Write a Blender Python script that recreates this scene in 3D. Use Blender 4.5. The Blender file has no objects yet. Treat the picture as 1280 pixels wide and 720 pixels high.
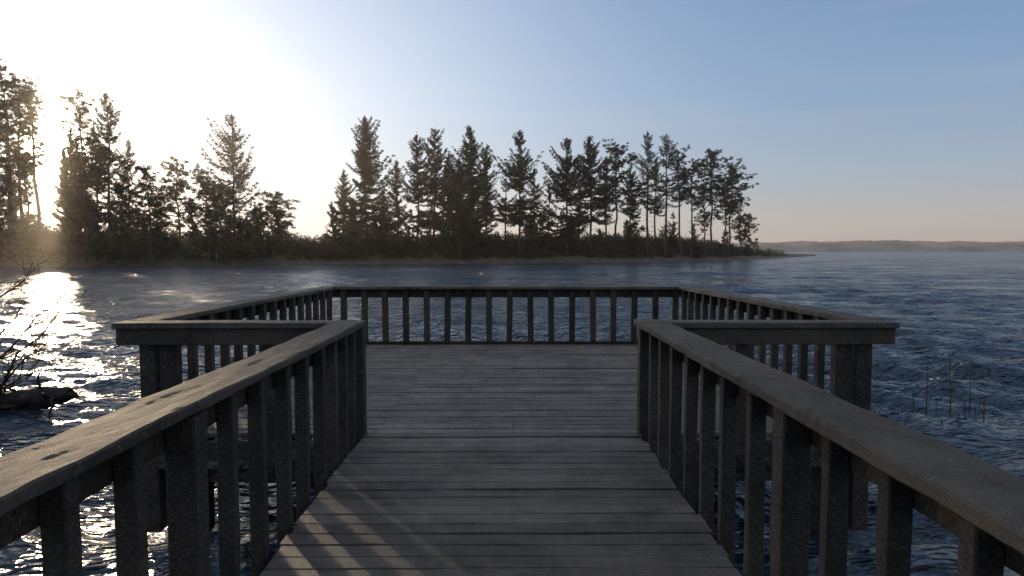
import bpy, bmesh, math, random
import numpy as np
from mathutils import Vector, noise
R=math.radians
scene=bpy.context.scene
random.seed(7)
F=860.0; HX=634.0; HY=313.0; CAMH=1.6; WZ=-0.9
def px2x(px,D): return (px-HX)/F*D

# ---------------------------------------------------------------- materials
def mat(name):
    m=bpy.data.materials.new(name); m.use_nodes=True
    nt=m.node_tree; b=nt.nodes["Principled BSDF"]
    return m,nt,b
def N(nt,t,**k):
    n=nt.nodes.new(t)
    for a,v in k.items():
        if a in n.inputs: n.inputs[a].default_value=v
        else: setattr(n,a,v)
    return n
def ramp(nt,stops):
    r=nt.nodes.new("ShaderNodeValToRGB"); e=r.color_ramp.elements
    e[0].position=stops[0][0]; e[0].color=(*stops[0][1],1)
    e[1].position=stops[-1][0]; e[1].color=(*stops[-1][1],1)
    for p,c in stops[1:-1]:
        x=e.new(p); x.color=(*c,1)
    return r
def mix(nt,mode,fac,a,b):
    m=nt.nodes.new("ShaderNodeMix"); m.data_type='RGBA'; m.blend_type=mode
    L=nt.links
    for s,v in ((m.inputs[0],fac),(m.inputs[6],a),(m.inputs[7],b)):
        if hasattr(v,'links') or isinstance(v,bpy.types.NodeSocket): L.new(v,s)
        else: s.default_value=v if not isinstance(v,tuple) else (*v,1)
    return m.outputs[2]

def wood_mat(name,dark,midc,light,brown,rough=0.75,bump=0.012,lichen=0.0):
    m,nt,b=mat(name); L=nt.links
    uv=N(nt,"ShaderNodeUVMap"); uv.uv_map="UVMap"
    mp=N(nt,"ShaderNodeMapping"); mp.inputs["Scale"].default_value=(1.6,42,1); L.new(uv.outputs[0],mp.inputs[0])
    n1=N(nt,"ShaderNodeTexNoise",Scale=1.0,Detail=8.0,Roughness=0.74,Distortion=0.25); L.new(mp.outputs[0],n1.inputs[0])
    r1=ramp(nt,[(0.38,dark),(0.5,midc),(0.61,light)]); L.new(n1.outputs[0],r1.inputs[0])
    mp2=N(nt,"ShaderNodeMapping"); mp2.inputs["Scale"].default_value=(1.1,9,1); L.new(uv.outputs[0],mp2.inputs[0])
    n2=N(nt,"ShaderNodeTexNoise",Scale=1.3,Detail=5.0,Roughness=0.6); L.new(mp2.outputs[0],n2.inputs[0])
    r2=ramp(nt,[(0.45,(0,0,0)),(0.68,(.8,.8,.8))]); L.new(n2.outputs[0],r2.inputs[0])
    c=mix(nt,'MIX',r2.outputs[0],r1.outputs[0],brown)
    mp3=N(nt,"ShaderNodeMapping"); mp3.inputs["Scale"].default_value=(0.9,34,1); L.new(uv.outputs[0],mp3.inputs[0])
    n3=N(nt,"ShaderNodeTexNoise",Scale=1.0,Detail=3.0); L.new(mp3.outputs[0],n3.inputs[0])
    r3=ramp(nt,[(0.47,(1,1,1)),(0.493,(0.06,0.06,0.06)),(0.502,(0.06,0.06,0.06)),(0.53,(1,1,1))]); L.new(n3.outputs[0],r3.inputs[0])
    c=mix(nt,'MULTIPLY',0.85,c,r3.outputs[0])
    g=N(nt,"ShaderNodeNewGeometry")
    n6=N(nt,"ShaderNodeTexNoise",Scale=1.6,Detail=8.0,Roughness=0.75); L.new(g.outputs["Position"],n6.inputs[0])
    r6=ramp(nt,[(0.35,(0.42,0.40,0.37)),(0.58,(1.2,1.19,1.17))]); L.new(n6.outputs[0],r6.inputs[0])
    c=mix(nt,'MULTIPLY',1.0,c,r6.outputs[0])
    at=N(nt,"ShaderNodeAttribute"); at.attribute_name="tone"
    c=mix(nt,'MULTIPLY',1.0,c,at.outputs[0])
    if lichen>0:
        n4=N(nt,"ShaderNodeTexNoise",Scale=26.0,Detail=8.0,Roughness=0.78); L.new(g.outputs["Position"],n4.inputs[0])
        r4=ramp(nt,[(0.56,(0,0,0)),(0.62,(lichen,lichen,lichen))]); L.new(n4.outputs[0],r4.inputs[0])
        c=mix(nt,'MIX',r4.outputs[0],c,(0.31,0.32,0.23))
        mp5=N(nt,"ShaderNodeMapping"); mp5.inputs["Scale"].default_value=(3.0,16,1); L.new(uv.outputs[0],mp5.inputs[0])
        n5=N(nt,"ShaderNodeTexNoise",Scale=1.0,Detail=9.0,Roughness=0.75); L.new(mp5.outputs[0],n5.inputs[0])
        r5=ramp(nt,[(0.40,(0.25,0.19,0.14)),(0.55,(1,1,1))]); L.new(n5.outputs[0],r5.inputs[0])
        c=mix(nt,'MULTIPLY',0.85,c,r5.outputs[0])
    L.new(c,b.inputs["Base Color"]); b.inputs["Roughness"].default_value=rough
    ad=N(nt,"ShaderNodeMath",operation='MULTIPLY_ADD'); L.new(r3.outputs[0],ad.inputs[0]); ad.inputs[1].default_value=0.6; L.new(n1.outputs[0],ad.inputs[2])
    bp=N(nt,"ShaderNodeBump",Strength=0.9,Distance=bump); L.new(ad.outputs[0],bp.inputs["Height"]); L.new(bp.outputs[0],b.inputs["Normal"])
    return m
M_deck=wood_mat("weathered_deck_wood",(0.036,0.029,0.025),(0.18,0.155,0.138),(0.42,0.37,0.33),(0.12,0.092,0.073),0.60,0.010)
M_rail=wood_mat("weathered_rail_wood",(0.030,0.024,0.018),(0.13,0.106,0.084),(0.31,0.265,0.21),(0.155,0.098,0.058),0.75,0.010,0.3)
M_cap=wood_mat("lichen_cap_wood",(0.042,0.033,0.025),(0.25,0.218,0.178),(0.55,0.49,0.42),(0.19,0.127,0.08),0.72,0.016,0.8)

def simple(name,c1,c2,scale,rough=0.9,bump=0.0,transl=0.0):
    m,nt,b=mat(name); L=nt.links
    g=N(nt,"ShaderNodeNewGeometry")
    n=N(nt,"ShaderNodeTexNoise",Scale=scale,Detail=6.0,Roughness=0.65); L.new(g.outputs["Position"],n.inputs[0])
    r=ramp(nt,[(0.35,c1),(0.65,c2)]); L.new(n.outputs[0],r.inputs[0]); L.new(r.outputs[0],b.inputs["Base Color"])
    b.inputs["Roughness"].default_value=rough
    b.inputs["Specular IOR Level"].default_value=0.2
    if bump:
        bp=N(nt,"ShaderNodeBump",Strength=0.8,Distance=bump); L.new(n.outputs[0],bp.inputs["Height"]); L.new(bp.outputs[0],b.inputs["Normal"])
    if transl:
        t=N(nt,"ShaderNodeBsdfTranslucent"); L.new(r.outputs[0],t.inputs[0])
        ms=N(nt,"ShaderNodeMixShader"); ms.inputs[0].default_value=transl
        L.new(b.outputs[0],ms.inputs[1]); L.new(t.outputs[0],ms.inputs[2]); L.new(ms.outputs[0],nt.nodes["Material Output"].inputs[0])
    return m
M_bark=simple("conifer_bark",(0.06,0.045,0.035),(0.13,0.10,0.08),3.0)
M_leaf=simple("conifer_needles",(0.045,0.044,0.024),(0.10,0.094,0.052),0.5,transl=.4)
M_bush=simple("shrub_leaves",(0.065,0.052,0.028),(0.13,0.105,0.055),0.4,transl=.3)
M_land=simple("island_soil",(0.11,0.085,0.052),(0.24,0.18,0.11),0.7,bump=0.2)
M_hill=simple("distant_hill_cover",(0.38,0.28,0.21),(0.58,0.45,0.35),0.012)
M_log=simple("wet_driftwood",(0.015,0.012,0.010),(0.055,0.045,0.038),6.0,0.6,0.02)
M_twig=simple("bare_twig_bark",(0.022,0.016,0.012),(0.05,0.036,0.026),20.0)
M_reed=simple("dry_reed",(0.045,0.032,0.02),(0.09,0.065,0.04),10.0)

# ---------------------------------------------------------------- board accumulator
class Acc:
    def __init__(s): s.v=[];s.f=[];s.uv=[];s.tone=[];s.mi=[]
def board(A,p0,p1,w,t,wdir,c=0.005,n=1,rough=0.0,tone=None,mi=0,warp=0.0,sub=1):
    p0=Vector(p0);p1=Vector(p1);d=(p1-p0);Lg=d.length;d.normalize()
    wd=Vector(wdir);wd=(wd-d*wd.dot(d)).normalized();td=d.cross(wd).normalized()
    a=w/2;b=t/2
    ring=[]
    def edge(x0,y0,x1,y1,k):
        for i in range(k+1): ring.append((x0+(x1-x0)*i/k,y0+(y1-y0)*i/k))
    ka=sub; 
    edge(-a+c,-b,a-c,-b,ka); edge(a,-b+c,a,b-c,1); edge(a-c,b,-a+c,b,ka); edge(-a,b-c,-a,-b+c,1)
    per=[0.0]
    for i in range(1,len(ring)): per.append(per[-1]+math.dist(ring[i],ring[i-1]))
    per.append(per[-1]+math.dist(ring[-1],ring[0]))
    m=len(ring); base=len(A.v)
    ou=random.uniform(0,60); ov=random.uniform(0,60)
    if tone is None:
        g=random.uniform(0.66,1.24); tone=(g*random.uniform(.97,1.06),g,g*random.uniform(.93,1.02))
    ph=random.uniform(0,6)
    for i in range(n+1):
        s=i/n; pc=p0+d*(Lg*s)
        if warp: pc=pc+wd*(warp*math.sin(s*5+ph))+td*(warp*0.6*math.sin(s*7+2*ph))
        for (x,y) in ring:
            p=pc+wd*x+td*y
            if rough:
                q=Vector((p.dot(d)*3.5,p.dot(wd)*16+ou,p.dot(td)*16+ov))
                nv=noise.noise_vector(q)*rough*.8 + noise.noise_vector(Vector((q.x*4,q.y*2.5,q.z*2.5)))*rough*0.3
                nv=nv-d*nv.dot(d)*.8
                p=p+nv
            A.v.append(p)
    for i in range(n):
        for j in range(m):
            j2=(j+1)%m
            A.f.append((base+i*m+j,base+i*m+j2,base+(i+1)*m+j2,base+(i+1)*m+j))
            u0=ou+Lg*i/n;u1=ou+Lg*(i+1)/n;v0=ov+per[j];v1=ov+per[j+1]
            A.uv.append(((u0,v0),(u0,v1),(u1,v1),(u1,v0))); A.tone.append(tone);A.mi.append(mi)
    for i in (0,n):
        idx=[base+i*m+j for j in range(m)]
        if i==0: idx=idx[::-1]
        A.f.append(tuple(idx)); A.tone.append(tuple(q*0.8 for q in tone)); A.mi.append(mi)
        uu=[((ou+q[1]*0.8),(ov+q[0]*1.0)) for q in ring]
        if i==0: uu=uu[::-1]
        A.uv.append(tuple(uu))
def finish(A,name,mats,parent=None,smooth=False):
    me=bpy.data.meshes.new(name); me.from_pydata([tuple(v) for v in A.v],[],A.f)
    uvl=me.uv_layers.new(name="UVMap"); col=me.color_attributes.new("tone",'FLOAT_COLOR','CORNER')
    U=[];C=[]
    for uv,tn in zip(A.uv,A.tone):
        for q in uv: U.extend(q); C.extend((*tn,1))
    uvl.data.foreach_set("uv",U); col.data.foreach_set("color",C)
    for m in mats: me.materials.append(m)
    me.polygons.foreach_set("material_index",A.mi)
    bm=bmesh.new();bm.from_mesh(me);bmesh.ops.recalc_face_normals(bm,faces=bm.faces);bm.to_mesh(me);bm.free()
    o=bpy.data.objects.new(name,me); scene.collection.objects.link(o)
    if parent: o.parent=parent
    return o

X_=(1,0,0);Y_=(0,1,0);Z_=(0,0,1)
# ---------------------------------------------------------------- pier
pier=bpy.data.objects.new("wooden_pier",None); scene.collection.objects.link(pier)
A=Acc()
yb=-2.5; pitch=0.1435
while yb<5.86:
    z=-0.02+random.uniform(-.004,.004)
    board(A,(-1.235+random.uniform(-.02,.015),yb+pitch/2+random.uniform(-.003,.003),z),(1.155+random.uniform(-.015,.02),yb+pitch/2+random.uniform(-.004,.004),z+random.uniform(-.005,.005)),0.138+random.uniform(-.005,.003),0.04,Y_,c=0.006,n=24,rough=0.0055,sub=4,warp=0.002)
    yb+=pitch
while yb<11.72:
    z=-0.02+random.uniform(-.003,.003)
    s=(yb-5.86)/(11.7-5.86); xl=-3.06+0.12*s; xr=3.06-0.10*s
    cuts=[xl]+([random.choice([-1.15,0.05,1.1])] if random.random()<.8 else [])+[xr]
    for a,b_ in zip(cuts[:-1],cuts[1:]):
        zz=z+random.uniform(-.003,.003)
        board(A,(a+0.002,yb+pitch/2,zz),(b_-0.002,yb+pitch/2+random.uniform(-.003,.003),zz+random.uniform(-.003,.003)),0.139+random.uniform(-.004,.002),0.04,Y_,c=0.005,n=14,rough=0.0045,sub=2,warp=0.002)
    yb+=pitch
finish(A,"deck_boards",[M_deck],pier)
A=Acc()
dk=(0.6,0.58,0.56)
for x in (-1.18,-0.4,0.4,1.10): board(A,(x,-2.5,-0.170),(x,5.8,-0.170),0.045,0.24,X_,tone=dk)
for x in (-2.98,-2,-1,0,1,2,2.98): board(A,(x*0.995,5.93,-0.170),(x*0.965,11.66,-0.170),0.045,0.24,X_,tone=dk)
board(A,(-3.04,5.90,-0.170),(3.04,5.90,-0.170),0.045,0.24,Y_,tone=dk)
board(A,(-2.93,11.70,-0.170),(2.95,11.70,-0.170),0.045,0.24,Y_,tone=dk)
finish(A,"joists",[M_rail],pier)
A=Acc()
for y in (-1.5,1.2,3.6): 
    for x in (-1.0,0.95): board(A,(x,y,-3),(x,y,-0.295),0.2,0.2,X_,c=0.03,n=6,rough=0.01,tone=(.45,.42,.38))
    board(A,(-1.3,y,-0.39),(1.25,y,-0.39),0.09,0.19,Y_,tone=dk)
for y in (6.15,8.8,11.4):
    for x in (-2.8,-1,1,2.8): board(A,(x,y,-3),(x,y,-0.295),0.22,0.22,X_,c=0.03,n=6,rough=0.01,tone=(.45,.42,.38))
    board(A,(-2.95,y,-0.39),(2.95,y,-0.39),0.09,0.19,Y_,tone=dk)
finish(A,"piles",[M_rail],pier)

def walk_rail(side,ys,post_ys,cap_in,cap_out,xb):
    A=Acc(); s=side
    xc=(cap_in+cap_out)/2; w=abs(cap_out-cap_in)
    joints=[-2.4,1.35 if s>0 else 0.9,6.04]
    for a,b in zip(joints[:-1],joints[1:]):
        board(A,(xc,a+.002,0.965+random.uniform(-.002,.002)),(xc,b-.002,0.965),w,0.05,X_,c=0.008,n=int((b-a)*40),rough=0.009,sub=12,warp=0.006,mi=1,tone=(1,.95,.88))
    xo=xb+s*0.062
    board(A,(xo,-2.4,0.868),(xo,5.80,0.866),0.14,0.04,Z_,n=60,rough=0.003,sub=2,warp=0.002,tone=(1.15,1.0,.85))
    for y in ys:
        j=random.uniform(-.006,.006)
        board(A,(xb+j,y,-0.26),(xb,y+random.uniform(-.008,.008),0.937),0.078,0.072,X_,c=0.006,n=12,rough=0.005,sub=1)
    for y in post_ys:
        board(A,(xb-s*0.02,y,-0.8),(xb-s*.02,y,0.937),0.12,0.125,X_,c=0.008,n=12,rough=0.005,sub=2,tone=(.75,.73,.7))
    finish(A,"wooden_railing",[M_rail,M_cap])
walk_rail(-1,[-2.1,-1.6,-1.1,-0.6,-0.1,0.4,0.85,1.25,1.63,2.00,2.37,3.2,3.59,4.0,4.38,4.77,5.12,5.44,5.73],[0.1,2.75,5.93],-1.245,-1.50,-1.315)
walk_rail(1,[-2.1,-1.6,-1.1,-0.6,-0.2,0.4,0.85,1.30,1.73,2.12,2.52,3.34,3.76,4.14,4.52,4.93,5.31,5.67],[0.1,2.86,5.93],1.115,1.385,1.222)

A=Acc()
ct=(1,.98,.95)
for s in (-1,1):
    xin=-1.505 if s<0 else 1.39
    xo=s*3.34
    board(A,(xin,5.92,0.963),(xo,5.92,0.963),0.235,0.05,Y_,c=0.006,n=50,rough=0.004,sub=4,mi=1,tone=ct,warp=0.002)
    board(A,(xin,5.855,0.866),(xo*0.995,5.855,0.866),0.143,0.038,Z_,c=0.005,n=40,rough=0.0025,sub=2,tone=(1.25,1.2,1.15))
    board(A,(s*3.205,6.042,0.966),(s*3.02,11.618,0.966),0.245,0.05,X_,c=0.007,n=120,rough=0.007,sub=6,mi=1,tone=(1.15,1.1,1.03),warp=0.004)
    board(A,(s*3.20,6.05,0.866),(s*3.02,11.62,0.866),0.14,0.038,Z_,n=20,rough=0.002,tone=(.9,.87,.84))
    y=6.42
    while y<11.5:
        f=(y-6)/5.7; xb=s*(3.135-0.19*f)
        board(A,(xb,y,-0.26),(xb,y+random.uniform(-.01,.01),0.938),0.075,0.085,X_,n=6,rough=0.002)
        y+=0.357
    board(A,(s*3.09,5.955,-0.85),(s*3.09,5.955,0.936),0.14,0.135,X_,c=.008,n=8,rough=0.004,tone=(1.0,.95,.9))
    board(A,(s*2.915,5.945,-0.30),(s*2.915,5.945,0.936),0.14,0.115,X_,c=.008,n=8,rough=0.004,tone=(.8,.76,.72))
    for xb in (2.03,): board(A,(s*xb,5.925,-0.28),(s*xb,5.925,0.936),0.11,0.085,X_,n=8,rough=0.002)
    board(A,(s*3.10,6.12,-0.28),(s*3.10,6.12,0.936),0.10,0.12,X_,n=8,rough=0.002)
board(A,(-3.15,11.74,0.966),(3.16,11.74,0.966),0.24,0.05,Y_,c=.006,n=100,rough=0.004,sub=3,mi=1,tone=(1.2,1.18,1.15),warp=.003)
board(A,(-3.02,11.80,0.866),(3.04,11.80,0.866),0.14,0.038,Z_,n=40,rough=.002,tone=(.8,.78,.76))
for i in range(17):
    x=px2x(428.5+i*26.1,11.7)
    board(A,(x+random.uniform(-.012,.012),11.735,0.052),(x+random.uniform(-.01,.01),11.735,0.938),0.10,0.075,X_,n=5,rough=.002)
board(A,(-2.98,11.735,0.025),(3.0,11.735,0.025),0.09,0.045,Y_,n=20,rough=.002,tone=(.45,.44,.42))
finish(A,"wooden_railing",[M_rail,M_cap])

# ---------------------------------------------------------------- water
nr=860; cx,cy=0.0,6.0
rr=np.concatenate([[0.0],np.geomspace(0.6,400,nr-120),np.geomspace(410,9000,119)])
nr=len(rr)
th=np.concatenate([np.linspace(R(-62),R(62),520),np.linspace(R(62),R(298),102)[1:-1]]); na=len(th)
RR,TH=np.meshgrid(rr,th,indexing='ij')
PX=cx+RR*np.sin(TH);PY=cy+RR*np.cos(TH)
cell=np.maximum(RR*0.0088,0.012)
wide=np.where((TH>R(62)),RR*0.042,0); cell=np.maximum(cell,wide)
rs=np.random.RandomState(3); ZZ=np.zeros_like(PX)
for k in range(96):
    lam=0.35*(10.0/0.35)**(rs.rand()**1.05); ang=R(205+rs.randn()*34); kk=2*np.pi/lam
    amp=0.0095*lam**0.8*(0.5+rs.rand())*(1.0 if lam<1.4 else (1.4/lam)**0.75)
    att=np.clip((lam/cell-2.6)/3,0,1)
    if lam>3: att=att*np.clip((RR-10)/30,0.15,1)
    ph=kk*(PX*np.sin(ang)+PY*np.cos(ang))+rs.rand()*6.28+0.6*np.sin(PX*.13+k)+.6*np.sin(PY*.11+2*k)
    ZZ+=amp*att*(1-np.abs(np.sin(ph/2))*2+.27)
ZZ*= (0.8+0.4*np.sin(PX*0.11+PY*0.07)*np.sin(PY*0.13-PX*0.03))
ZZ*=np.clip((900-RR)/500,0,1)
V=np.stack([PX,PY,ZZ+WZ],-1).reshape(-1,3)
i=np.arange(1,nr-1)[:,None]; j=np.arange(na)[None,:]; j2=(j+1)%na
q=np.stack([i*na+j,i*na+j2,(i+1)*na+j2,(i+1)*na+j],-1).reshape(-1,4)
def mesh_np(name,V,Fq,k):
    me=bpy.data.meshes.new(name); me.vertices.add(len(V)); me.vertices.foreach_set("co",V.astype(np.float32).ravel())
    nf=len(Fq); me.loops.add(nf*k); me.loops.foreach_set("vertex_index",Fq.astype(np.int32).ravel())
    me.polygons.add(nf); me.polygons.foreach_set("loop_start",np.arange(0,nf*k,k,dtype=np.int32)); me.polygons.foreach_set("loop_total",np.full(nf,k,dtype=np.int32))
    me.update(calc_edges=True)
    return me
q=q[:,::-1]
me=mesh_np("water",V,q,4)
me.polygons.foreach_set("use_smooth",[True]*len(me.polygons))
wo=bpy.data.objects.new("water",me); scene.collection.objects.link(wo)
m,nt,b=mat("lake_water"); L=nt.links
b.inputs["Base Color"].default_value=(0.040,0.072,0.105,1); b.inputs["IOR"].default_value=1.38
g=N(nt,"ShaderNodeNewGeometry")
mp=N(nt,"ShaderNodeMapping"); mp.inputs["Rotation"].default_value=(0,0,R(-25)); mp.inputs["Scale"].default_value=(0.6,1.25,1); L.new(g.outputs["Position"],mp.inputs[0])
n1=N(nt,"ShaderNodeTexNoise",Scale=4.5,Detail=4.0,Roughness=0.6); L.new(mp.outputs[0],n1.inputs[0])
n2=N(nt,"ShaderNodeTexNoise",Scale=1.1,Detail=5.0,Roughness=0.62); L.new(mp.outputs[0],n2.inputs[0])
n3=N(nt,"ShaderNodeTexNoise",Scale=0.22,Detail=6.0,Roughness=0.7); L.new(mp.outputs[0],n3.inputs[0])
mpp=N(nt,"ShaderNodeMapping"); mpp.inputs["Rotation"].default_value=(0,0,R(-12)); mpp.inputs["Scale"].default_value=(0.35,1.0,1); L.new(g.outputs["Position"],mpp.inputs[0])
n4=N(nt,"ShaderNodeTexNoise",Scale=0.16,Detail=7.0,Roughness=0.7); L.new(mpp.outputs[0],n4.inputs[0])
rp=N(nt,"ShaderNodeMapRange"); L.new(n4.outputs[0],rp.inputs[0]); rp.inputs[1].default_value=.38; rp.inputs[2].default_value=.62; rp.inputs[3].default_value=0.3; rp.inputs[4].default_value=1.0
rr_=N(nt,"ShaderNodeMapRange"); L.new(n4.outputs[0],rr_.inputs[0]); rr_.inputs[1].default_value=.38; rr_.inputs[2].default_value=.62; rr_.inputs[3].default_value=0.08; rr_.inputs[4].default_value=0.28
L.new(rr_.outputs[0],b.inputs["Roughness"])
b1=N(nt,"ShaderNodeBump",Strength=1.0,Distance=0.13); L.new(n1.outputs[0],b1.inputs["Height"]); L.new(rp.outputs[0],b1.inputs["Strength"])
b2=N(nt,"ShaderNodeBump",Strength=1.0,Distance=0.75); L.new(n2.outputs[0],b2.inputs["Height"]); L.new(b1.outputs[0],b2.inputs["Normal"]); L.new(rp.outputs[0],b2.inputs["Strength"])
b3=N(nt,"ShaderNodeBump",Strength=1.0,Distance=3.0); L.new(n3.outputs[0],b3.inputs["Height"]); L.new(b2.outputs[0],b3.inputs["Normal"])
L.new(b3.outputs[0],b.inputs["Normal"]); me.materials.append(m)

# ---------------------------------------------------------------- island terrain
sh=[(-700,75),(-350,86),(0,100),(200,110),(400,121),(560,128),(700,136),(800,146),(870,160),(930,182),(975,225),(1022,330)]
SP=np.array([(px2x(a,D),D) for a,D in sh])
bank=np.array([3.4,3.6,3.6,3.0,2.5,2.8,3.0,3.0,3.0,2.6,1.4,0.25])
def curve(u):
    u=np.clip(u,0,1)*(len(SP)-1); i=np.minimum(u.astype(int),len(SP)-2); f=u-i
    def cr(P):
        Pp=np.concatenate([[2*P[0]-P[1]],P,[2*P[-1]-P[-2]]])
        a,b_,c,d=Pp[i],Pp[i+1],Pp[i+2],Pp[i+3]; ff=f if P.ndim==1 else f[:,None]
        return .5*((2*b_)+(c-a)*ff+(2*a-5*b_+4*c-d)*ff**2+(3*b_-a-3*c+d)*ff**3)
    return cr(SP),cr(bank)
nu=420; us=np.linspace(0,1,nu); C,BK=curve(us)
T=np.gradient(C,axis=0); T/=np.linalg.norm(T,axis=1)[:,None]; NRM=np.stack([-T[:,1],T[:,0]],1)
acr=np.array([-4,-1.5,0,1.2,3,5,8,12,17,24,32,38,42]); prof=np.array([-.5,-.15,.05,.16,.3,.5,.75,.95,1,.9,.5,.1,-.5])
Vt=[];
for a_i,(a_,p_) in enumerate(zip(acr,prof)):
    wd=np.clip((1-us)*8,0.12,1)
    jit=np.array([noise.noise(Vector((c[0]*.12,c[1]*.12,a_*.3)))*1.6 for c in C])
    jit2=np.array([noise.noise(Vector((c[0]*.35,c[1]*.35,a_*.3+9))) for c in C])
    P=C+NRM*((a_*wd if a_>0 else a_*np.ones(nu))+jit*wd)[:,None]
    z=WZ+p_*(BK+0.3)*(1+0.25*jit2)
    Vt.append(np.stack([P[:,0],P[:,1],z],1))
Vt=np.array(Vt); na_=len(acr)
ii=np.arange(na_-1)[:,None]; jj=np.arange(nu-1)[None,:]
q=np.stack([ii*nu+jj,ii*nu+jj+1,(ii+1)*nu+jj+1,(ii+1)*nu+jj],-1).reshape(-1,4)
me=mesh_np("island_ground",Vt.reshape(-1,3),q,4); me.materials.append(M_land)
o=bpy.data.objects.new("island_ground",me); scene.collection.objects.link(o)

hx=np.linspace(150,5200,700); rows=[]
for k,(dy,p) in enumerate([(0,-.05),(10,.12),(60,.6),(140,1.0),(260,.8),(500,-.1)]):
    z=[]
    for x in hx:
        t=min(1,(x-150)/700); h=21+5*math.sin(x*.0016+1.2)+5*noise.noise(Vector((x*.003,k*.2,0)))+3*noise.noise(Vector((x*.02,k*.4,3)))+2.6*noise.noise(Vector((x*.09,k*.8,6)))
        z.append(WZ+p*max(2,h)*(.6+.4*t))
    rows.append(np.stack([hx,1500+dy-0.12*hx+np.array([20*noise.noise(Vector((x*.01,0,k))) for x in hx]),np.array(z)],1))
Vh=np.array(rows); ii=np.arange(5)[:,None]; jj=np.arange(699)[None,:]
q=np.stack([ii*700+jj,ii*700+jj+1,(ii+1)*700+jj+1,(ii+1)*700+jj],-1).reshape(-1,4)
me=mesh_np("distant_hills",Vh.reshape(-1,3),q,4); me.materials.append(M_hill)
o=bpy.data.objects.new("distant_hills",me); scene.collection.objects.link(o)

# ---------------------------------------------------------------- foliage helpers
def leaf_tris(P,size,rs,flat=1.0,elong=2.2):
    n=len(P); d=rs.randn(n,3); d[:,2]*=flat; d/=np.linalg.norm(d,axis=1)[:,None]
    e=rs.randn(n,3); e-= (e*d).sum(1)[:,None]*d; e/=np.linalg.norm(e,axis=1)[:,None]
    s=(size*(0.55+0.9*rs.rand(n)))[:,None]
    a=P-d*s*.5+e*s/elong*.5; b_=P-d*s*.5-e*s/elong*.5; c=P+d*s*.6
    return np.stack([a,b_,c],1).reshape(-1,3)
def tube(pts,rad,k=4):
    V=[];Fc=[]
    for i,(p,r) in enumerate(zip(pts,rad)):
        a=pts[min(i+1,len(pts)-1)]-pts[max(i-1,0)]; a=a/(np.linalg.norm(a)+1e-9)
        u=np.cross(a,[0.3,0.9,0.2] if abs(a[2])>.7 else [0,0,1]); u/=np.linalg.norm(u); w=np.cross(a,u)
        for j in range(k):
            t=2*math.pi*j/k; V.append(p+r*(math.cos(t)*u+math.sin(t)*w))
    for i in range(len(pts)-1):
        for j in range(k):
            j2=(j+1)%k; A_=i*k+j;B_=i*k+j2;C_=(i+1)*k+j2;D_=(i+1)*k+j
            Fc.append((A_,B_,C_));Fc.append((A_,C_,D_))
    return V,Fc
def build(name,TV,TF,LV,m1,m2):
    TV=np.array(TV).reshape(-1,3);TF=np.array(TF).reshape(-1,3)
    nl=len(LV)//3
    V=np.concatenate([TV,LV]) if nl else TV
    Fc=np.concatenate([TF,np.arange(nl*3).reshape(-1,3)+len(TV)]) if nl else TF
    me=mesh_np(name,V,Fc,3); me.materials.append(m1); me.materials.append(m2)
    mi=np.zeros(len(me.polygons),dtype=np.int32); mi[len(TF):]=1; me.polygons.foreach_set("material_index",mi)
    o=bpy.data.objects.new(name,me); scene.collection.objects.link(o); return o

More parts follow.
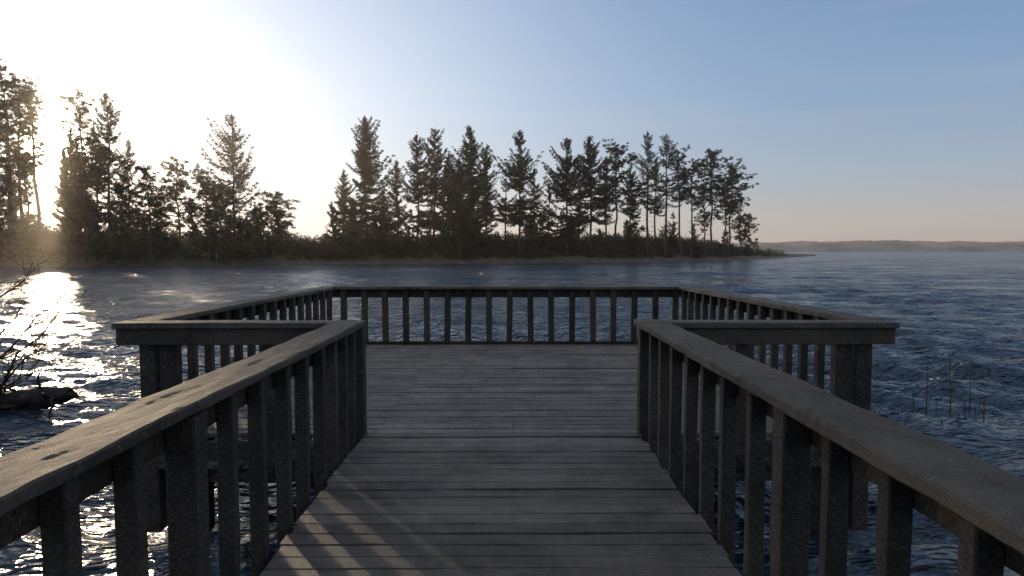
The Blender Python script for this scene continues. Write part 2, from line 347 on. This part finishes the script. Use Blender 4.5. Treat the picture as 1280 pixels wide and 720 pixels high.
def tree_geo(px,top,hwpx,cb,kind,D,seed,dens=1.0,lean=0.0,airy=0.0,TV=None,TF=None,z0=0.9):
    rs=np.random.RandomState(seed); X=px2x(px,D); Y=D
    ztop=CAMH+(HY-top)*D/F; H=ztop-z0; hw=hwpx*D/F
    LP=[]
    def addt(p,r,k=4):
        v,f=tube(p,r,k); b0=len(TV); TV.extend(v); TF.extend([(a+b0,b+b0,c+b0) for a,b,c in f])
    nt_=12; ts=np.linspace(0,1,nt_); wob=np.cumsum(rs.randn(nt_,2)*.10,0)*(0.9 if kind=='s' else 1.8)
    wob-=wob[-1]*ts[:,None]
    tp=np.stack([X-lean*(1-ts)*H+wob[:,0],Y+wob[:,1],z0-0.8+ts*(H+.8)],1)
    r0=0.008*H+0.05
    addt(tp,r0*(1-ts)**0.8+0.03,6)
    def trunk(t):
        return np.array([np.interp(t,ts,tp[:,c]) for c in range(3)])
    phase=rs.rand()*10
    if kind=='s':
        nb=int(H*(1-cb)*7.2*dens)+14
        for b in range(nb):
            u=(b+rs.rand())/nb; t=cb+(1-cb)*u
            gap=noise.noise(Vector((t*9+phase,seed*1.7,0)))
            if gap<-0.25 and u<.9 and rs.rand()<.8: continue
            az=rs.rand()*2*math.pi
            asym=1+0.22*math.cos(az-phase)+0.45*noise.noise(Vector((az*.9,t*9,phase)))
            Ln=1.24*hw*((1-u)**0.72*(0.75+.25*min(1,u*5+.3))+0.02)*(0.40+0.76*rs.rand())*asym*(1+0.45*max(gap,-.2))
            if rs.rand()<0.08: Ln*=1.38
            up=0.75*u-0.05-0.30*(1-u)+rs.randn()*.14
            p0=trunk(t); s=np.linspace(0,1,5); dirh=np.array([math.cos(az),math.sin(az)])
            bend=rs.randn()*.12
            bp=np.stack([p0[0]+Ln*(dirh[0]*s-dirh[1]*bend*s*s),p0[1]+Ln*(dirh[1]*s+dirh[0]*bend*s*s),p0[2]+Ln*(up*s+0.30*(s**2)-0.12*np.sin(s*3.1))],1)
            addt(bp,(0.025+0.011*Ln)*(1-s)+0.010,3)
            nn=int((12+Ln*44)*dens*(1-airy*.55)*(.45+.55*min(1,(1-u)*4)))
            ss=(0.06+airy*.3)+(0.95-airy*.3)*rs.rand(nn)
            lat=rs.uniform(-1,1,nn)*(0.08+0.34*Ln*(1.08-ss)*np.clip(ss*2.2,0,1))
            kq=np.round(ss*7)/7.0+rs.randn(nn)*.025
            base=np.stack([np.interp(kq,s,bp[:,c]) for c in range(3)],1)
            off=np.stack([-dirh[1]*lat+dirh[0]*np.abs(lat)*.6,dirh[0]*lat+dirh[1]*np.abs(lat)*.6,-0.25*np.abs(lat)+rs.randn(nn)*.06],1)+rs.randn(nn,3)*.06
            LP.append(base+off)
        nn=16; zt=rs.rand(nn); LP.append(np.stack([tp[-1,0]+rs.randn(nn)*.05*(1.2-zt),tp[-1,1]+rs.randn(nn)*.05,tp[-1,2]-1.4+zt*1.9],1))
        for b in range(int(cb*H*2.2)):
            t=cb*(0.15+.85*rs.rand()); p0=trunk(t); az=rs.rand()*6.28; Ln=(.4+1.8*rs.rand()); s=np.linspace(0,1,4)
            addt(np.stack([p0[0]+math.cos(az)*Ln*s,p0[1]+math.sin(az)*Ln*s,p0[2]+Ln*(.1*s-.25*s*s)],1),.035*(1-s)+.01,3)
    else:
        nb=int(14+H*(1-cb)*2.3*dens)
        for b in range(nb):
            u=(b+rs.rand())/nb; t=cb+(1-cb)*u*.98; az=rs.rand()*6.28
            Ln=1.1*hw*(0.40+0.8*math.sin(math.pi*min(1,(0.18+.78*u))))*(.35+.75*rs.rand())
            up=0.25+0.6*u+rs.randn()*.28; p0=trunk(t); s=np.linspace(0,1,6)
            dx,dy=math.cos(az),math.sin(az); k1,k2=rs.randn(2)*.16
            bp=np.stack([p0[0]+Ln*(dx*s+k1*np.sin(s*3)),p0[1]+Ln*(dy*s+k2*np.sin(s*3)),p0[2]+Ln*up*(s-.25*s*s)],1)
            addt(bp,(0.045+0.02*Ln)*(1-s)+0.015,3)
            nc=2+int(Ln*2.0*dens)
            for c in range(nc):
                sc=.35+.67*rs.rand(); pc=np.array([np.interp(sc,s,bp[:,k]) for k in range(3)])+rs.randn(3)*np.array([.5,.5,.38])
                st=np.linspace(0,1,3); a0=np.array([np.interp(max(0,sc-.2),s,bp[:,k]) for k in range(3)])
                addt(a0+(pc-a0)*st[:,None],.03*(1-st)+.01,3)
                r=.22+.40*rs.rand(); nn=int(32*dens*(1-airy*.5)*(r/.5)**1.3)
                o_=rs.randn(nn,3); o_/=np.linalg.norm(o_,axis=1)[:,None]; o_*=(r*rs.rand(nn)**.6)[:,None]; o_[:,2]*=.62
                LP.append(pc+o_)
        for b in range(int(cb*H*1.2)):
            t=cb*(0.2+.8*rs.rand()); p0=trunk(t); az=rs.rand()*6.28; Ln=(.4+1.5*rs.rand()); s=np.linspace(0,1,4)
            addt(np.stack([p0[0]+math.cos(az)*Ln*s,p0[1]+math.sin(az)*Ln*s,p0[2]+Ln*(.3*s-.1*s*s)],1),.03*(1-s)+.01,3)
    LP=np.concatenate(LP)
    return leaf_tris(LP,0.36,rs,flat=.55,elong=2.6)
TR=[
 (458,150,37,.10,'s',128,1.3,0,0),(432,214,18,.05,'s',131,1.1,0,0),(416,255,12,.0,'s',127,1,0,0),(442,250,18,0,'s',127,1.1,0,0),(480,240,15,0,'s',130,1.1,0,0),
 (497,202,17,.2,'s',136,1,0,.1),(522,171,27,.18,'s',134,1.15,0,0),(545,164,26,.32,'s',138,1.1,0.01,0),(562,194,20,.32,'s',133,1.1,0,0),
 (588,161,34,.14,'s',134,1.3,0,0),(609,184,23,.34,'s',139,1.05,0,0),(574,200,21,.3,'s',132,1.05,0,0),(632,214,13,.4,'s',144,.7,0,.3),
 (650,167,31,.33,'s',137,1.3,0.012,0),(668,212,16,.4,'s',145,.8,0,.25),(686,232,10,.4,'s',142,.8,0,.2),
 (708,175,30,.14,'s',140,1.3,0,0),(736,173,26,.30,'s',144,1.2,-.01,0),(722,196,18,.35,'s',146,1.0,0,0),(757,198,15,.42,'s',150,.9,0,.15),(771,184,19,.47,'p',148,1.15,0.02,.05),
 (788,206,15,.45,'s',152,1,0,.1),(808,167,20,.42,'s',152,.85,0,.3),(831,170,20,.44,'s',155,.85,0,.3),(847,192,17,.50,'p',154,1.0,-.02,.1),
 (819,200,14,.45,'s',158,.9,0,.15),(866,202,15,.52,'p',160,1,0.02,.1),(889,193,22,.60,'p',166,1.05,-.03,.1),(915,206,21,.50,'p',172,1.05,.04,.1),
 (903,225,17,.42,'p',168,1.0,0,.1),(879,232,14,.38,'p',164,1.0,0,.1),(926,245,12,.25,'p',176,1,0,.1),(937,270,9,.05,'p',180,1,0,0),
 (295,147,41,.06,'s',116,1.0,0,.3),(346,245,19,.2,'p',116,1.1,0.03,.05),(322,258,15,.05,'p',114,1.1,0,0),(228,206,19,.32,'p',116,1.05,0,.05),
 (258,216,20,.28,'p',112,1.05,-.03,.05),(272,232,15,.18,'p',115,1.1,0,0),(243,250,13,.05,'s',112,1,0,0),(205,244,15,.1,'p',113,1,0,0),
 (141,121,32,.22,'s',106,1.0,.01,.2),(108,122,17,.40,'p',110,1.0,0,.1),(125,162,19,.32,'s',108,1,0,.15),(168,178,19,.32,'s',112,.85,0,.3),
 (188,211,17,.18,'p',110,1.05,0,.05),(158,238,16,.05,'s',106,1,0,0),(14,90,24,.40,'p',104,1.15,0,0),(36,100,17,.44,'p',108,1.05,.01,.1),
 (52,104,11,.5,'p',112,1,0,.2),(-14,110,24,.3,'p',104,1.1,0,0),(102,176,12,.15,'s',104,1.4,0,0),(40,192,12,.3,'s',103,.9,0,.2),(16,172,16,.25,'s',110,.9,0,.2),
 (97,164,9,.2,'s',107,1.5,0,0),(87,187,10,.15,'s',102,1.8,0,0),  # dense spruces beside the sun gap, added to keep sunlight off the deck
 (108,194,14,.12,'p',113,1.3,0,0),(112,222,14,.1,'s',101,1.1,0,0),(26,227,16,.1,'s',100,1.1,0,0),(2,205,17,.15,'s',101,1,0,0),
 (-50,95,28,.25,'s',104,1,0,0),(-95,110,28,.3,'p',102,1,0,0),(-150,100,30,.2,'s',102,1,0,0),(-230,110,30,.25,'p',100,1,0,0),(-320,105,32,.2,'s',98,1,0,0),
]
for k,(px,top,hw,cb,kd,D,dn,ln,ai) in enumerate(TR):
    TV=[];TF=[];LV=tree_geo(px,top,hw,cb,kd,D,100+k*3,dn,ln,ai,TV,TF)
    build("spruce_tree" if kd=='s' else "pine_tree",TV,TF,LV,M_bark,M_leaf)
rs0=np.random.RandomState(21); TV=[];TF=[];LL=[]
for k in range(80):
    px=rs0.uniform(-150,935)
    if 352<px<405 or 58<px<84: continue
    if px>600 and rs0.rand()<.55: continue
    Db=np.interp(px,[a for a,_ in sh],[d for _,d in sh]); D=Db+rs0.uniform(4,18)
    top=rs0.uniform(262,290); LL.append(tree_geo(px,top,rs0.uniform(8,15),rs0.uniform(0,.15),'s' if rs0.rand()<.6 else 'p',D,900+k,.9,rs0.randn()*.03,.05,TV,TF,z0=.5))
build("understory_trees",TV,TF,np.concatenate(LL),M_bark,M_leaf)

rs=np.random.RandomState(5); LP=[]
for k in range(2500):
    u=rs.rand()**0.9*0.94; c,bk=curve(np.array([u])); k0=int(u*(nu-1)); wd=min(1,(1-u)*8)
    a_=rs.uniform(2.6,18)*wd; pt=c[0]+NRM[k0]*a_
    if u>.91 and rs.rand()<.5: continue
    gz=WZ+np.interp(a_/max(wd,.12),acr,prof)*(bk[0]+.3)
    h=rs.uniform(.8,3.3)*(0.55+.5*min(1,a_/8))*(1.0 if u<.86 else .65); r=rs.uniform(.6,1.6)
    nn=int(75*r*h*.6)+20
    o_=rs.randn(nn,3); o_/=np.linalg.norm(o_,axis=1)[:,None]; o_*=(rs.rand(nn)**.4)[:,None]
    o_*=np.array([r,r,h*.62]); LP.append(np.array([pt[0],pt[1],gz+h*.45])+o_)
LP=np.concatenate(LP); LV=leaf_tris(LP,0.34,rs,flat=.9,elong=1.8)
build("shrub_thicket",np.array([[0,140,-5],[.1,140,-5],[0,140.1,-5]]),np.array([[0,1,2]]),LV,M_bark,M_bush)

# ---------------------------------------------------------------- near objects
def branchy(name,base,H,seed,mat_,n0=6,depth=4,spread=.5,lean=(0,0)):
    rs=np.random.RandomState(seed);TV=[];TF=[]
    def addt(p,r,k=4):
        v,f=tube(p,r,k); b0=len(TV); TV.extend(v); TF.extend([(a+b0,b+b0,c+b0) for a,b,c in f])
    def grow(p,d,Ln,r,lv):
        s=6; pts=[p]
        for i in range(s):
            d=d+rs.randn(3)*.10; d[2]+=.02; d/=np.linalg.norm(d); pts.append(pts[-1]+d*Ln/s)
        pts=np.array(pts); addt(pts,np.linspace(r,r*.5,s+1),4 if lv>2 else 3)
        if lv>0:
            for k in range(rs.randint(3,6)):
                i=rs.randint(1,s+1); dd=d+rs.randn(3)*.50; dd/=np.linalg.norm(dd); grow(pts[i],dd,Ln*rs.uniform(.35,.6),max(.0045,r*.6),lv-1)
    for k in range(n0):
        d=np.array([rs.randn()*spread+lean[0],rs.randn()*spread+lean[1],1.0]); d/=np.linalg.norm(d)
        grow(np.array(base)+rs.randn(3)*np.array([.12,.15,.02]),d,H*rs.uniform(.4,.6),.026,depth-1)
    me=mesh_np(name,np.array(TV),np.array(TF),3); me.materials.append(mat_)
    o=bpy.data.objects.new(name,me); scene.collection.objects.link(o)
branchy("bare_shrub",(-6.40,8.0,-1.0),3.0,11,M_twig,n0=12,depth=4,spread=.13,lean=(.0,0))

def driftwood():
    rs=np.random.RandomState(4);TV=[];TF=[]
    def addt(p,r,k=10,jt=.012):
        v,f=tube(p,r,k); b0=len(TV); v=[np.array(q)+rs.randn(3)*jt for q in v]; TV.extend(v); TF.extend([(a+b0,b+b0,c+b0) for a,b,c in f])
    s=np.linspace(0,1,30)
    addt(np.stack([-10.5+3.9*s,11.1-.6*s+.06*np.sin(s*9),-.84+.17*s+.035*np.sin(s*8)],1),np.concatenate([.18-.03*s[:26]+.02*np.sin(s[:26]*25),[.12,.10,.07,.01]]),14,.014)
    addt(np.stack([-9.6+2.2*s,10.55-.1*s,-.88+.10*s],1),np.maximum(.005,.085*(1-s)**.5),8)
    s=np.linspace(0,1,8)
    for (bx,dx,dz,dy,Ln,r) in [(-7.0,.8,.35,.1,.55,.05),(-7.1,.5,-.15,-.4,.6,.045),(-7.3,.35,.9,.0,.45,.04),(-7.6,-.3,.8,.1,.42,.035),(-7.9,.5,.7,-.2,.4,.035),(-6.95,.9,.05,.3,.45,.035),(-7.2,.6,.15,-.6,.5,.03),(-8.4,.2,.8,-.1,.3,.03),(-7.0,.2,-.6,-.4,.4,.04)]:
        b=np.array([bx,10.55,-.70]); d=np.array([dx,dy,dz])
        addt(b+d*Ln*s[:,None]+np.stack([.03*np.sin(s*6),.04*np.sin(s*5),.05*np.sin(s*4+bx*9)-.05*math.sin(bx*9)],1),r*(1-s)+.006,6,.004)
    me=mesh_np("driftwood_log",np.array(TV),np.array(TF),3); me.materials.append(M_log)
    o=bpy.data.objects.new("driftwood_log",me); scene.collection.objects.link(o)
driftwood()
rs=np.random.RandomState(9);TV=[];TF=[]
for (px,yb_,yt) in [(1166,522,455),(1179,524,498),(1197,520,442),(1221,516,458),(1216,526,505),(1230,523,510),(1243,528,516),(1188,540,528),(1240,520,497),(1150,512,488),(1205,534,520)]:
    D=F*2.5/(yb_-HY); x=px2x(px,D); zt=CAMH-(yt-HY)*D/F; s=np.linspace(0,1,7); ln=rs.randn()*.05
    p=np.stack([x+ln*s**2,D+0*s,WZ-.2+(zt-WZ+.2)*s],1); v,f=tube(p,.010-.005*s,4); b0=len(TV);TV.extend(v);TF.extend([(a+b0,b+b0,c+b0) for a,b,c in f])
me=mesh_np("reeds",np.array(TV),np.array(TF),3); me.materials.append(M_reed)
o=bpy.data.objects.new("reeds",me); scene.collection.objects.link(o)

# ---------------------------------------------------------------- added scattering box, stands in for the lens-flare veil towards the sun
bm=bmesh.new(); bmesh.ops.create_cube(bm,size=1.0); me=bpy.data.meshes.new("added_haze"); bm.to_mesh(me); bm.free()
ho=bpy.data.objects.new("added_haze",me); scene.collection.objects.link(ho)
ho.scale=(900,300,70); ho.location=(0,164,33)
hm=bpy.data.materials.new("added_haze_scatter"); hm.use_nodes=True; ht=hm.node_tree
ht.nodes.remove(ht.nodes["Principled BSDF"])
vs=N(ht,"ShaderNodeVolumeScatter"); vs.inputs["Color"].default_value=(1,.93,.85,1); vs.inputs["Density"].default_value=0.00036; vs.inputs["Anisotropy"].default_value=0.80
ht.links.new(vs.outputs[0],ht.nodes["Material Output"].inputs["Volume"]); me.materials.append(hm)

# ---------------------------------------------------------------- light / sky
sx=(75-HX)/F; sz=(HY-180)/F; sd=Vector((sx,1,sz)).normalized()
el=math.asin(sd.z); az=math.atan2(sd.x,sd.y)
w=bpy.data.worlds.new("World"); scene.world=w; w.use_nodes=True; nt=w.node_tree; L=nt.links
bg=nt.nodes["Background"]
sky=N(nt,"ShaderNodeTexSky"); sky.sky_type='NISHITA'; sky.sun_disc=False; sky.sun_elevation=el; sky.sun_rotation=az
sky.air_density=1.0; sky.dust_density=0.6; sky.ozone_density=2.0
tc=N(nt,"ShaderNodeTexCoord")
dt=N(nt,"ShaderNodeVectorMath",operation='DOT_PRODUCT'); L.new(tc.outputs["Generated"],dt.inputs[0]); dt.inputs[1].default_value=sd
cl=N(nt,"ShaderNodeMath",operation='MAXIMUM'); L.new(dt.outputs["Value"],cl.inputs[0]); cl.inputs[1].default_value=0
def scl(a,k):
    v=N(nt,"ShaderNodeVectorMath",operation='SCALE'); L.new(a,v.inputs[0]); v.inputs["Scale"].default_value=k; return v.outputs[0]
def glow(p,amp,colr):
    a=N(nt,"ShaderNodeMath",operation='POWER'); L.new(cl.outputs[0],a.inputs[0]); a.inputs[1].default_value=p
    v=N(nt,"ShaderNodeVectorMath",operation='SCALE'); v.inputs[0].default_value=tuple(c*amp for c in colr); L.new(a.outputs[0],v.inputs["Scale"]); return v.outputs[0]
def add(a,b_):
    v=N(nt,"ShaderNodeVectorMath",operation='ADD'); L.new(a,v.inputs[0]); L.new(b_,v.inputs[1]); return v.outputs[0]
sep=N(nt,"ShaderNodeSeparateXYZ"); L.new(tc.outputs["Generated"],sep.inputs[0])
gr=ramp(nt,[(0.0,(.50,.41,.37)),(0.045,(.50,.46,.45)),(0.10,(.39,.455,.54)),(0.20,(.26,.39,.58)),(0.36,(.17,.29,.51)),(0.7,(.30,.34,.42)),(1.0,(.34,.36,.41))]); L.new(sep.outputs[2],gr.inputs[0])
mpc=N(nt,"ShaderNodeMapping"); mpc.inputs["Scale"].default_value=(1.2,1.2,14); L.new(tc.outputs["Generated"],mpc.inputs[0])
nc=N(nt,"ShaderNodeTexNoise",Scale=1.6,Detail=6.0,Roughness=0.55); L.new(mpc.outputs[0],nc.inputs[0])
rc=ramp(nt,[(0.54,(0,0,0)),(0.78,(.2,.2,.2))]); L.new(nc.outputs[0],rc.inputs[0])
gc=mix(nt,'MIX',rc.outputs[0],gr.outputs[0],(.62,.50,.47))
c=add(scl(sky.outputs[0],0.10),scl(gc,9.4))
c=add(c,glow(6.0,6.2,(1,.96,.88)))
c=add(c,glow(45,1.4,(1,.88,.66)))
c=add(c,glow(400,10,(1,.88,.66)))
c=add(c,glow(5000,600,(1,.85,.6)))
L.new(c,bg.inputs["Color"]); bg.inputs["Strength"].default_value=0.10
sl=bpy.data.lights.new("sun","SUN"); sl.energy=3.4; sl.angle=R(1.0); sl.color=(1,.76,.50)
so=bpy.data.objects.new("sun",sl); scene.collection.objects.link(so); so.rotation_euler=sd.to_track_quat('Z','Y').to_euler()

cam=bpy.data.cameras.new("camera"); co=bpy.data.objects.new("camera",cam); scene.collection.objects.link(co)
cam.lens=F/1280*36; cam.sensor_width=36; cam.clip_end=20000; cam.clip_start=.05
co.location=(0,0,CAMH); co.rotation_euler=(R(90)-math.atan((360-HY)/F),0,-math.atan((640-HX)/F))
scene.camera=co
scene.view_settings.view_transform='Standard'; scene.view_settings.look='None'; scene.view_settings.exposure=0
